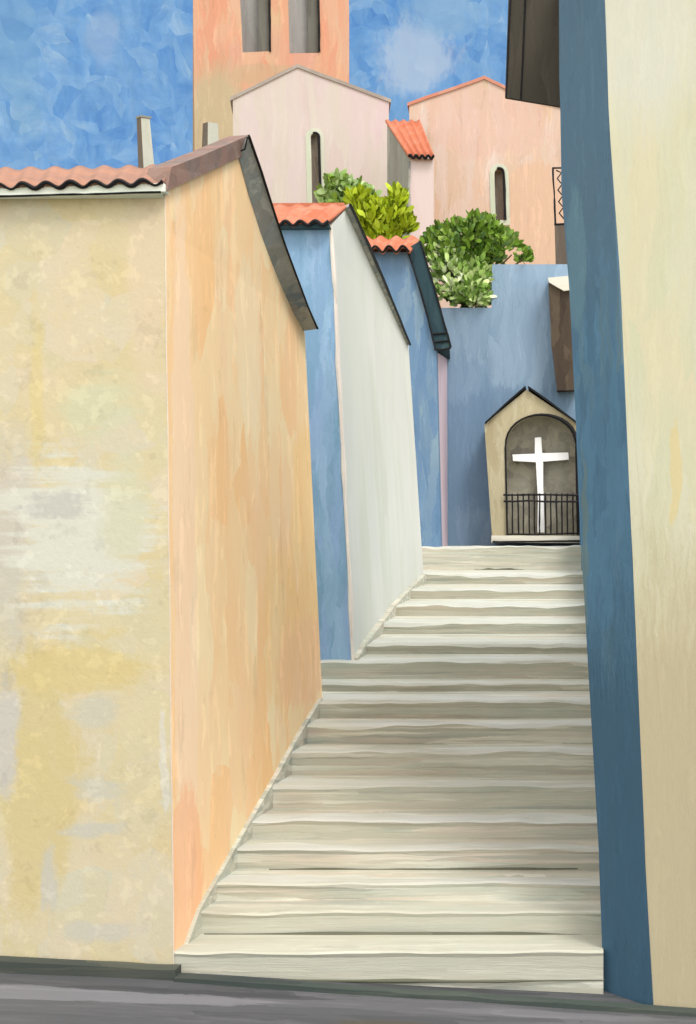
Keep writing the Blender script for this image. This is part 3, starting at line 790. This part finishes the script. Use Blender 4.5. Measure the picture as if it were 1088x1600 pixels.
solid(bm, [r0b + D + Vector((-.28, 0, 0)), r1b, r1t, r0t + D + Vector((-.28, 0, 0))], [r0b + D + Vector((.0, .1, 0)), r1b + Vector((.3, 0, 0)), r1t + Vector((.3, 0, 0)), r0t + D + Vector((.0, .1, 0))])
box(bm, (.93, 15.9, -.4), (4.5, 16.19, bt.z)); box(bm, (4.2, YF + .36, -.4), (4.5, 15.89, bt.z - .01))
build('side_wall', bm, M['blue_right'], hr)
bm = bmesh.new(); ext(bm, [Vector((.05, YF - .1, ft.z + .004)), Vector((4.6, YF - .1, ft.z + .004)), Vector((4.6, 16.3, ft.z + .004)), Vector((.4, 16.3, ft.z + .004))], (0, 0, .12)); build('roof', bm, M['tile_old'], hr)
# open shutter
YT = 12.6
bm = bmesh.new(); ext(bm, [P(789, 152, YT), P(797, -70, YT), P(884, -70, YT), P(886, 166, YT), P(873, 165, YT)], (0, .05, 0)); st_ = build('shutter', bm, M['shutter'], hr, amp=.004)
bm = bmesh.new()
for l in ([(791, 151), (795, 60), (801, -60)], [(814, 156), (819, 60), (823, -60)]):
    tube(bm, line([P(x, yy, YT - .004) for x, yy in l], 10, .004), .0075, 6)
build('batten', bm, M['ink'], st_)
# low garden wall on the right of the flight
bm = bmesh.new()
pts = [16.25, 19, 22, 25, 28, 31, 34, 35.95]
for a_, b_ in zip(pts, pts[1:]):
    za, zb = stairZ(a_), stairZ(b_)
    q = [Vector((.62 - .33 * (a_ - 16.25) / 19.7, a_, za - .6)), Vector((.62 - .33 * (b_ - 16.25) / 19.7, b_, za - .6)), Vector((.62 - .33 * (b_ - 16.25) / 19.7, b_, zb + 1.1)), Vector((.62 - .33 * (a_ - 16.25) / 19.7, a_, za + 1.1))]
    ext(bm, q, (.35, 0, 0))
bmesh.ops.remove_doubles(bm, verts=bm.verts[:], dist=.0005)
w = build('garden_wall', bm, M['blue_right'])
tag(w, 'low blue wall running up the right side of the steps', 'wall')

# ------------------------------------------------------------------ bell tower
tw = thing('bell_tower', 'salmon bell tower with two tall grey openings, rising behind the pale chapel', 'tower', (-12, 62, TZ))
TL, TR = 61.3, 62.7
TA, TB = Vector((X(304, TL), TL, 0)), Vector((X(546, TR), TR, 0))
tp = lambda px, py: PG(px, py, TA, TB)
back = Vector((-.19, .98, 0)) * .8
def poly_bottom(a): 
    for p in a:
        if p.z < TZ + .5: p.z = TZ - .3
tw_out = [tp(309, 620), tp(302, 0), tp(300, -190), tp(545, -190), tp(546, 0), tp(546, 620)]
for p in (tw_out[0], tw_out[-1]): p.z = TZ - .3
openings = [[(379, 82), (375, 0), (372, -90), (380, -125), (396, -140), (412, -125), (420, -90), (421, 0), (422, 80)], [(453, 83), (450, 0), (449, -90), (457, -125), (473, -140), (490, -125), (497, -90), (498, 0), (499, 83)]]
holes = [[tp(x, yy) for x, yy in o_] for o_ in openings]
bm = bmesh.new(); pierced(bm, tw_out, holes, back)
L5 = Vector((-.19, .98, 0)) * 6.0
# other three sides
tl, tr = tw_out[2], tw_out[3]
def plan(v, z): return Vector((v.x, v.y, z))
zT = tl.z
ps = [plan(tl, 0) + back, plan(tl, 0) + L5, plan(tr, 0) + L5, plan(tr, 0) + back]
ins = (plan(tr, 0) - plan(tl, 0)).normalized() * .6
for (u, v, i_) in ((ps[0], ps[1], ins), (ps[2], ps[3], -ins)):
    ext(bm, [plan(u, TZ - .3), plan(v, TZ - .3), plan(v, zT), plan(u, zT)], i_)
ext(bm, [plan(ps[1] + ins, TZ - .3), plan(ps[2] - ins, TZ - .3), plan(ps[2] - ins, zT), plan(ps[1] + ins, zT)], -Vector((-.19, .98, 0)) * .5)
build('wall', bm, M['tower'], tw, amp=.03, seg=1.2, fr=.8)
bm = bmesh.new()
ctr_ = (ps[0] + ps[2]) / 2 - back * .5; ap = plan(ctr_, zT + 2.2)
q = [plan(tl, zT + .01) + Vector((-.3, -.3, 0)), plan(tr, zT + .01) + Vector((.3, -.3, 0)), plan(ps[2], zT + .01) + Vector((.3, .3, 0)), plan(ps[1], zT + .01) + Vector((-.3, .3, 0))]
vs = [bm.verts.new(p) for p in q]; av = bm.verts.new(ap); bm.faces.new(vs)
for i in range(4): bm.faces.new([vs[i], vs[(i + 1) % 4], av])
build('roof', bm, M['tile'], tw)
for o_, hl in zip(openings, holes):
    wn = thing('window', None, None, (0, 0, 0)); wn.parent = tw; LOC[wn] = LOC[tw]
    bpy.data.objects.remove(wn)
    cx = (o_[0][0] + o_[-1][0]) / 2
    off = Vector((-.19, .98, 0)) * .52
    bm = bmesh.new(); ext(bm, [p + off for p in [tp(o_[0][0] - 6, 92)] + [tp(o_[0][0] - 12, -150), tp(o_[-1][0] + 6, -150), tp(o_[-1][0] + 6, 92)]], Vector((-.19, .98, 0)) * .2)
    wo = build('window', bm, M['louvre'], tw)
    xr = o_[-1][0]; x0 = xr - 17
    off2 = Vector((-.19, .98, 0)) * .16
    bm = bmesh.new(); ext(bm, [p + off2 for p in (tp(x0, 81), tp(x0 - 1, 0), tp(x0 - 1, -95), tp(xr - 1.5, -95), tp(xr - .5, 0), tp(xr + .4, 81))], Vector((-.19, .98, 0)) * .3)
    build('shutter', bm, M['reveal_shade'], wo)  # dark slab put in for the shadow at the opening's right side
    bm = bmesh.new(); tube(bm, line([tp(xr + .5, 81) + Vector((0, -.02, 0)), tp(xr - .5, 20), tp(xr - 2, -95)], 10, .02), .045, 6, .3)
    build('shade_line', bm, M['ink'], wo)

# ------------------------------------------------------------------ gabled chapels
def slit(parent, pl3, cx, top, bot, wpx, sur, dn, lean=0, ink=True):
    """arched slit window: returns hole loop, then parts are added by the caller"""
def archloop(cx0, cx1, top, bot, hw0, n=8):
    pts = [(cx1 - hw0, bot), (cx0 - hw0, top + hw0)]
    for k in range(1, n):
        a_ = math.pi * (1 - k / n); pts.append((cx0 + hw0 * math.cos(a_), top + hw0 - hw0 * math.sin(a_)))
    pts += [(cx0 + hw0, top + hw0), (cx1 + hw0, bot)]
    return pts
def gable(name, label, cat, mats, YL, YR_, outline, axis, depth, sl, edge_pts, edge_w, inkx):
    wallm, edgem = mats
    A_, B_ = Vector((X(outline[0][0], YL), YL, 0)), Vector((X(outline[-1][0], YR_), YR_, 0))
    tp_ = lambda x, yy: PG(x, yy, A_, B_)
    root = thing(name, label, cat, tuple(plan((A_ + B_) / 2, TZ)))
    o3 = [tp_(*p) for p in outline]
    o3[0].z = TZ - .3; o3[-1].z = TZ - .3
    ax = Vector(axis).normalized()
    (cx0, cx1, top, bot, hw) = sl
    hole = [tp_(*p) for p in archloop(cx0, cx1, top, bot, hw)]
    bm = bmesh.new(); pierced(bm, o3, [hole], ax * .6)
    # body behind
    o4 = [p + ax * .61 for p in o3]
    a = [bm.verts.new(p) for p in o4]; b = [bm.verts.new(p + ax * depth) for p in o4]; n = len(a)
    bm.faces.new(list(reversed(b)))
    for i in range(n - 1): bm.faces.new([a[i], a[i + 1], b[i + 1], b[i]])
    build('wall', bm, wallm, root, amp=.02, seg=.9, fr=1)
    # raking coping, running back as the roof
    bm = bmesh.new(); nup = Vector((0, 0, edge_w * YL / F))
    e3 = [tp_(*p) - ax * .05 for p in edge_pts]
    for p, q_ in zip(e3, e3[1:]):
        solid(bm, [p, q_, q_ + nup, p + nup], [v + ax * (depth + .3) for v in (p, q_, q_ + nup, p + nup)])
    bmesh.ops.remove_doubles(bm, verts=bm.verts[:], dist=.001)
    build('roof', bm, edgem, root, amp=.02, seg=.9, fr=1)
    # window
    bm = bmesh.new(); ext(bm, [tp_(x, yy) + ax * .25 for x, yy in ((min(cx0, cx1) - hw - 4, bot + 5), (min(cx0, cx1) - hw - 4, top - 5), (max(cx0, cx1) + hw + 4, top - 5), (max(cx0, cx1) + hw + 4, bot + 5))], ax * .12)
    wo = build('window', bm, M['slit'], root)
    so = [tp_(*p) - ax * .022 for p in archloop(cx0, cx1, top - 7.5, bot + 8, hw + 7.5)]; si = [tp_(*p) - ax * .022 for p in archloop(cx0, cx1, top, bot, hw)]
    bm = bmesh.new(); ring(bm, so, si, ax * .024); build('surround', bm, M['surround'], wo, amp=.02, seg=.4)
    loop = archloop(cx0, cx1, top, bot, hw)
    bm = bmesh.new(); tube(bm, line([tp_(x, yy) - ax * .06 for x, yy in loop[inkx:]], 22, .01), .045, 6, .35); build('shade_line', bm, M['ink'], wo)  # black line for the shade round the window's right edge
    return root, tp_
gable('chapel', 'pale pink gabled chapel with one narrow arched window in front of the bell tower', 'chapel', (M['chapel'], M['chapel_edge']), 51.4, 52.6,
      [(366, 560), (364, 154), (465, 104), (608, 158), (606, 560)], (-.16, .99, 0), 8.5, (492, 495, 208, 330, 6.5), [(360, 158), (412, 132.5), (465, 106), (535, 132.5), (611, 161)], 5.5, 4)
gable('church', 'salmon pink gabled church with one short slit window above the blue wall', 'church', (M['church'], M['church_edge']), 46.6, 47.4,
      [(644, 560), (640, 163), (757, 122), (812, 148), (930, 182), (930, 560)], (-.05, 1, 0), 10, (780, 782, 264, 344, 7.5), [(637, 166), (700, 144), (757, 124), (812, 150), (934, 185)], 5, 4)

# ------------------------------------------------------------------ little lean-to between them
lt_ = thing('outbuilding', 'small outbuilding with orange tiled lean-to roof between chapel and church', 'outbuilding', tuple(plan(P(640, 360, 44), TZ)))
FY, BY = 43.6, 46.3
fl, fr = P(641, 246, FY), P(677, 248, FY)
bl, br = P(605, 190, BY), P(655, 190, BY)
bm = bmesh.new(); ext(bm, [plan(fl, TZ - .3), plan(fr, TZ - .3), fr, fl], Vector((.0, .3, 0))); build('front_wall', bm, M['rose'], lt_, amp=.015, seg=.6)
bm = bmesh.new(); e_ = Vector((.3, .1, 0)); ex_ = Vector((0.02, .31, 0))
solid(bm, [plan(fl, TZ - .3), fl, bl, plan(bl, TZ - .3)], [plan(fl + ex_, TZ - .3), fl + ex_, bl + e_, plan(bl + e_, TZ - .3)])
build('side_wall', bm, M['taupe'], lt_, amp=.015, seg=.6)
bm = bmesh.new(); ext(bm, [plan(fr + Vector((-.3, .31, 0)), TZ - .3), plan(br + Vector((-.3, 0, 0)), TZ - .3), br + Vector((-.3, 0, -.1)), fr + Vector((-.3, .31, -.1))], (.29, 0, 0)); build('rear_wall', bm, M['rose'], lt_)
bm = bmesh.new()
wave = tiles(bm, P(639, 245, FY - .15), P(679, 246, FY - .15), P(602, 188, BY), P(656, 188, BY), .17, .05, .05, 0)
rf = build('roof', bm, M['tile'], lt_, smooth=True)
bm = bmesh.new(); tube(bm, [p + Vector((0, -.03, 0)) for p in wave], .036, 6, .2); build('tile_edge', bm, M['ink'], rf)
bm = bmesh.new(); tube(bm, line([fl + Vector((-.02, -.02, -.1)), plan(fl, TZ + 1)], 12, .03), .03, 6, .4); build('corner_bead', bm, M['verge'], lt_)

# ------------------------------------------------------------------ shrubs
def leaf(bm, p, d, w, L, curl):
    d = d.normalized(); s = d.cross(Vector((random.uniform(-1, 1), random.uniform(-1.6, -.3), random.uniform(-.5, .5)))).normalized(); nn = d.cross(s)
    prof = [(0, .25), (.3, .9), (.62, 1.0), (.88, .6), (1, .1)]
    l, r = [], []
    for t, k in prof:
        c_ = p + d * L * t + nn * curl * L * (t * t)
        l.append(bm.verts.new(c_ - s * w * k + nn * w * .2)); r.append(bm.verts.new(c_ + s * w * k + nn * w * .2))
    for i in range(4): bm.faces.new([l[i], r[i], r[i + 1], l[i + 1]])
def shrub(name, label, base, blobs, mat, lw, ll, up, group=None, seedn=1, mats2=None):
    random.seed(seedn)
    root = thing(name, label, 'bush', tuple(base), group)
    bms = {}
    for (px, py, Y, rx, ry, rd, n, mm) in blobs:
        c_ = P(px, py, Y); sx_, sz_ = rx * Y / F, ry * Y / F
        bm = bms.setdefault(mm, bmesh.new())
        for _ in range(n):
            while True:
                v = Vector((random.uniform(-1, 1), random.uniform(-1, 1), random.uniform(-1, 1)))
                if .15 < v.length < 1: break
            v = v * (v.length ** -.35) if v.length < .8 else v
            p = c_ + Vector((v.x * sx_, v.y * rd, v.z * sz_))
            if noise.noise(p * 1.9) < -.42: continue
            d = Vector((v.x * .9 + random.uniform(-.6, .6), v.y * .5 + random.uniform(-.6, .6), up + v.z * .5 + random.uniform(-.5, .5)))
            leaf(bm, p, d, lw * random.uniform(.7, 1.25), ll * random.uniform(.7, 1.3), random.uniform(-.3, .3))
    for mm, bm in bms.items(): build('foliage', bm, M[mm], root)
    bm = bmesh.new(); b0 = Vector(base)
    for (px, py, Y, rx, ry, rd, n, mm) in blobs:
        e = P(px, py, Y); m_ = (b0 + e) / 2 + Vector((random.uniform(-.2, .2), .1, .2))
        tube(bm, [b0 + Vector((random.uniform(-.12, .12), random.uniform(-.12, .12), 0)), m_, e], [.05, .035, .015], 6)
    build('stem', bm, M['stem'], root)
    return root
YBs = 36.35
shrub('bush', 'large dark green bush sitting in the notch of the blue wall', P(728, 481, YBs),
      [(722, 392, YBs, 50, 48, .7, 620, 'leaf_dark'), (748, 372, YBs, 36, 34, .6, 330, 'leaf_dark'), (780, 386, YBs, 30, 24, .5, 300, 'leaf_dark'), (800, 398, YBs - .2, 24, 12, .35, 230, 'leaf_dark'), (818, 404, YBs - .2, 10, 6, .3, 60, 'leaf_dark'), (672, 392, YBs - .2, 10, 22, .35, 60, 'leaf_dark'), (735, 352, YBs, 20, 12, .4, 90, 'leaf_dark'), (688, 380, YBs, 20, 26, .4, 110, 'leaf_dark'),
       (712, 440, YBs - .2, 36, 36, .5, 420, 'leaf_low'), (742, 440, YBs - .2, 26, 38, .5, 360, 'leaf_low'), (736, 466, YBs - .2, 32, 13, .45, 260, 'leaf_low'), (700, 420, YBs - .2, 26, 40, .4, 200, 'leaf_low')], None, .05, .19, .55, 'shrubs above the wall', 3)
shrub('bush', 'yellow green bush behind the tiled hood of the narrow blue house', plan(P(595, 400, 39), TZ),
      [(585, 345, 39, 26, 26, .6, 260, 'leaf_yellow'), (612, 344, 39, 28, 26, .6, 280, 'leaf_yellow'), (560, 318, 39, 14, 18, .5, 110, 'leaf_yellow'), (620, 312, 39, 12, 13, .4, 90, 'leaf_yellow'), (596, 328, 39, 22, 12, .5, 110, 'leaf_yellow'), (634, 350, 39, 9, 16, .4, 70, 'leaf_yellow'), (600, 372, 39, 32, 16, .6, 120, 'leaf_yellow'), (566, 340, 39, 12, 22, .5, 90, 'leaf_yellow')], None, .055, .24, .9, 'shrubs above the wall', 5)
shrub('bush', 'small grey green bush against the pale chapel wall, left of the yellow green one', plan(P(535, 400, 41), TZ),
      [(530, 292, 41, 20, 13, .6, 130, 'leaf_grey'), (552, 302, 41, 22, 15, .6, 140, 'leaf_grey'), (516, 306, 41, 12, 10, .5, 70, 'leaf_grey'), (574, 312, 41, 12, 12, .5, 60, 'leaf_grey'), (535, 318, 41, 30, 16, .6, 160, 'leaf_grey'), (570, 334, 41, 20, 20, .5, 80, 'leaf_grey')], None, .075, .24, .3, 'shrubs above the wall', 8)

# ------------------------------------------------------------------ camera
cam = bpy.data.cameras.new('camera'); co = bpy.data.objects.new('camera', cam); COL.objects.link(co)
co.location = (0, 0, H); co.rotation_euler = (math.radians(90), 0, 0)
cam.sensor_fit = 'VERTICAL'; cam.sensor_height = 36; cam.sensor_width = 24.48; cam.lens = F / 1600 * 36
cam.shift_x = -(VX - 544) / 1600; cam.shift_y = (VY - 800) / 1600
cam.clip_start = 0.1; cam.clip_end = 6000
S.camera = co

# ------------------------------------------------------------------ light
AZ, EL = 38.0, 54.0                       # sun behind the viewer's right shoulder
sv = Vector((math.sin(math.radians(AZ)) * math.cos(math.radians(EL)), -math.cos(math.radians(AZ)) * math.cos(math.radians(EL)), math.sin(math.radians(EL))))
ld = bpy.data.lights.new('sun', 'SUN'); ld.energy = 0.8; ld.angle = math.radians(20); ld.color = (1.0, 0.96, 0.90)
lo_ = bpy.data.objects.new('sun', ld); COL.objects.link(lo_); lo_.rotation_euler = sv.to_track_quat('Z', 'Y').to_euler(); lo_.location = sv * 50

W = bpy.data.worlds.new('World'); S.world = W; W.use_nodes = True
t = W.node_tree; t.nodes.clear(); g = NT(t)
outw = g.n('ShaderNodeOutputWorld'); bg = g.n('ShaderNodeBackground'); t.links.new(bg.outputs[0], outw.inputs[0])
STR = 0.12; bg.inputs['Strength'].default_value = STR
K = 1 / (STR * 2 ** EXPO)
def sk(c, k=1.0): return tuple(v * K * k for v in lin(c)) + (1,)
sky = g.n('ShaderNodeTexSky', sky_type='NISHITA'); sky.sun_disc = False; sky.sun_elevation = math.radians(EL); sky.sun_rotation = math.radians(180 - AZ)
dv = g.n('ShaderNodeTexCoord').outputs['Generated']
wn = g.noise(dv, 22, 4, .6, 'Color')
wd = g.vmath('ADD', dv, g.vmath('MULTIPLY', g.vmath('SUBTRACT', wn, (.5, .5, .5)), (.02,) * 3))
r1, q1 = g.strokes(g.vmath('MULTIPLY', wd, (1, .3, .55)), 100, .3)
r2, q2 = g.strokes(g.vmath('MULTIPLY', wd, (.8, .3, 1.0)), 105, .2)
br_ = g.noise(g.vmath('MULTIPLY', wd, (1, .3, .3)), 190, 4, .7)
bgn = g.noise(dv, 9, 3, .55)
stops = [(0.1, sk((76, 128, 192))), (.3, sk((94, 146, 202))), (.5, sk((112, 160, 208))), (.7, sk((130, 172, 212))), (.9, sk((158, 190, 216)))]
big_ = g.math('MULTIPLY', g.math('SUBTRACT', bgn, .5), .9)
nv = g.noise(g.vmath('MULTIPLY', wd, (1, .3, .22)), 95, 5, .62); nh = g.noise(g.vmath('MULTIPLY', wd, (.5, .3, 1.0)), 75, 5, .62)
A_ = g.ramp(g.math('ADD', g.math('ADD', g.math('MULTIPLY', r1, .36), big_), g.math('MULTIPLY', g.math('ADD', g.math('MULTIPLY', g.math('SUBTRACT', nv, .5), 1.5), .42), .95), clamp=True), stops)
B_ = g.ramp(g.math('ADD', g.math('ADD', g.math('MULTIPLY', r2, .34), big_), g.math('MULTIPLY', g.math('ADD', g.math('MULTIPLY', g.math('SUBTRACT', nh, .5), 1.5), .42), .95), clamp=True), stops)
blue = g.mix(g.step(g.math('ADD', g.math('MULTIPLY', q2, .8), g.math('MULTIPLY', g.noise(dv, 30, 2, .5), .6)), .62, .8), A_, B_)
br2 = g.noise(g.vmath('MULTIPLY', wd, (.25, .3, 1.2)), 230, 4, .7)
blue = g.mix(1.0, blue, g.math('ADD', .70, g.math('ADD', g.math('MULTIPLY', br_, .36), g.math('MULTIPLY', br2, .24))), 'MULTIPLY')
blue = g.mix(.05, blue, sky.outputs[0])
# drifting cloud scraps
def cloud(px, py, rw, rh, a, col, base, ns=60, rag=1.2):
    d = Vector(((px - VX) / F, 1, (VY - py) / F)).normalized()
    v = g.vmath('MULTIPLY', g.vmath('SUBTRACT', wd, tuple(d)), (F / rw, 6, F / rh))
    L = g.math('ADD', g.vmath('LENGTH', v), g.math('MULTIPLY', g.math('SUBTRACT', g.noise(wd, ns, 5, .65), .5), rag))
    L = g.math('ADD', L, g.math('MULTIPLY', g.math('SUBTRACT', br_, .5), .9))
    return g.mix(g.math('MULTIPLY', g.math('SUBTRACT', 1.0, g.step(L, .55, 1.15)), a), base, sk(col))
blue = cloud(652, 92, 62, 52, .7, (190, 206, 224), blue)
blue = cloud(690, 18, 60, 40, .6, (150, 186, 214), blue)
blue = cloud(160, 60, 22, 40, .5, (158, 182, 214), blue)
blue = cloud(20, 60, 40, 160, .5, (128, 172, 206), blue)
blue = cloud(640, 210, 60, 60, .5, (116, 164, 208), blue)
# white fill added to the unseen sky overhead and behind the viewer
sep = g.n('ShaderNodeSeparateXYZ'); t.links.new(dv, sep.inputs[0])
sky_fill = g.math('ADD', g.math('MULTIPLY', sep.outputs[1], -.9), g.math('MULTIPLY', sep.outputs[2], 1.3))
sky_fill = g.step(g.math('ADD', sky_fill, g.math('MULTIPLY', g.noise(dv, 3, 4, .6), .3)), -.1, .6)
C = g.mix(sky_fill, blue, tuple(v * K * 1.85 for v in (1.0, .98, .97)) + (1,))
t.links.new(C, bg.inputs['Color'])
W.cycles.sampling_method = 'MANUAL'; W.cycles.sample_map_resolution = 512

vs_ = S.view_settings; vs_.view_transform = 'Standard'; vs_.look = 'None'; vs_.exposure = EXPO; vs_.gamma = 1; vs_.use_curve_mapping = False
S.display_settings.display_device = 'sRGB'
S.render.engine = 'CYCLES'
S.cycles.max_bounces = 5; S.cycles.diffuse_bounces = 3
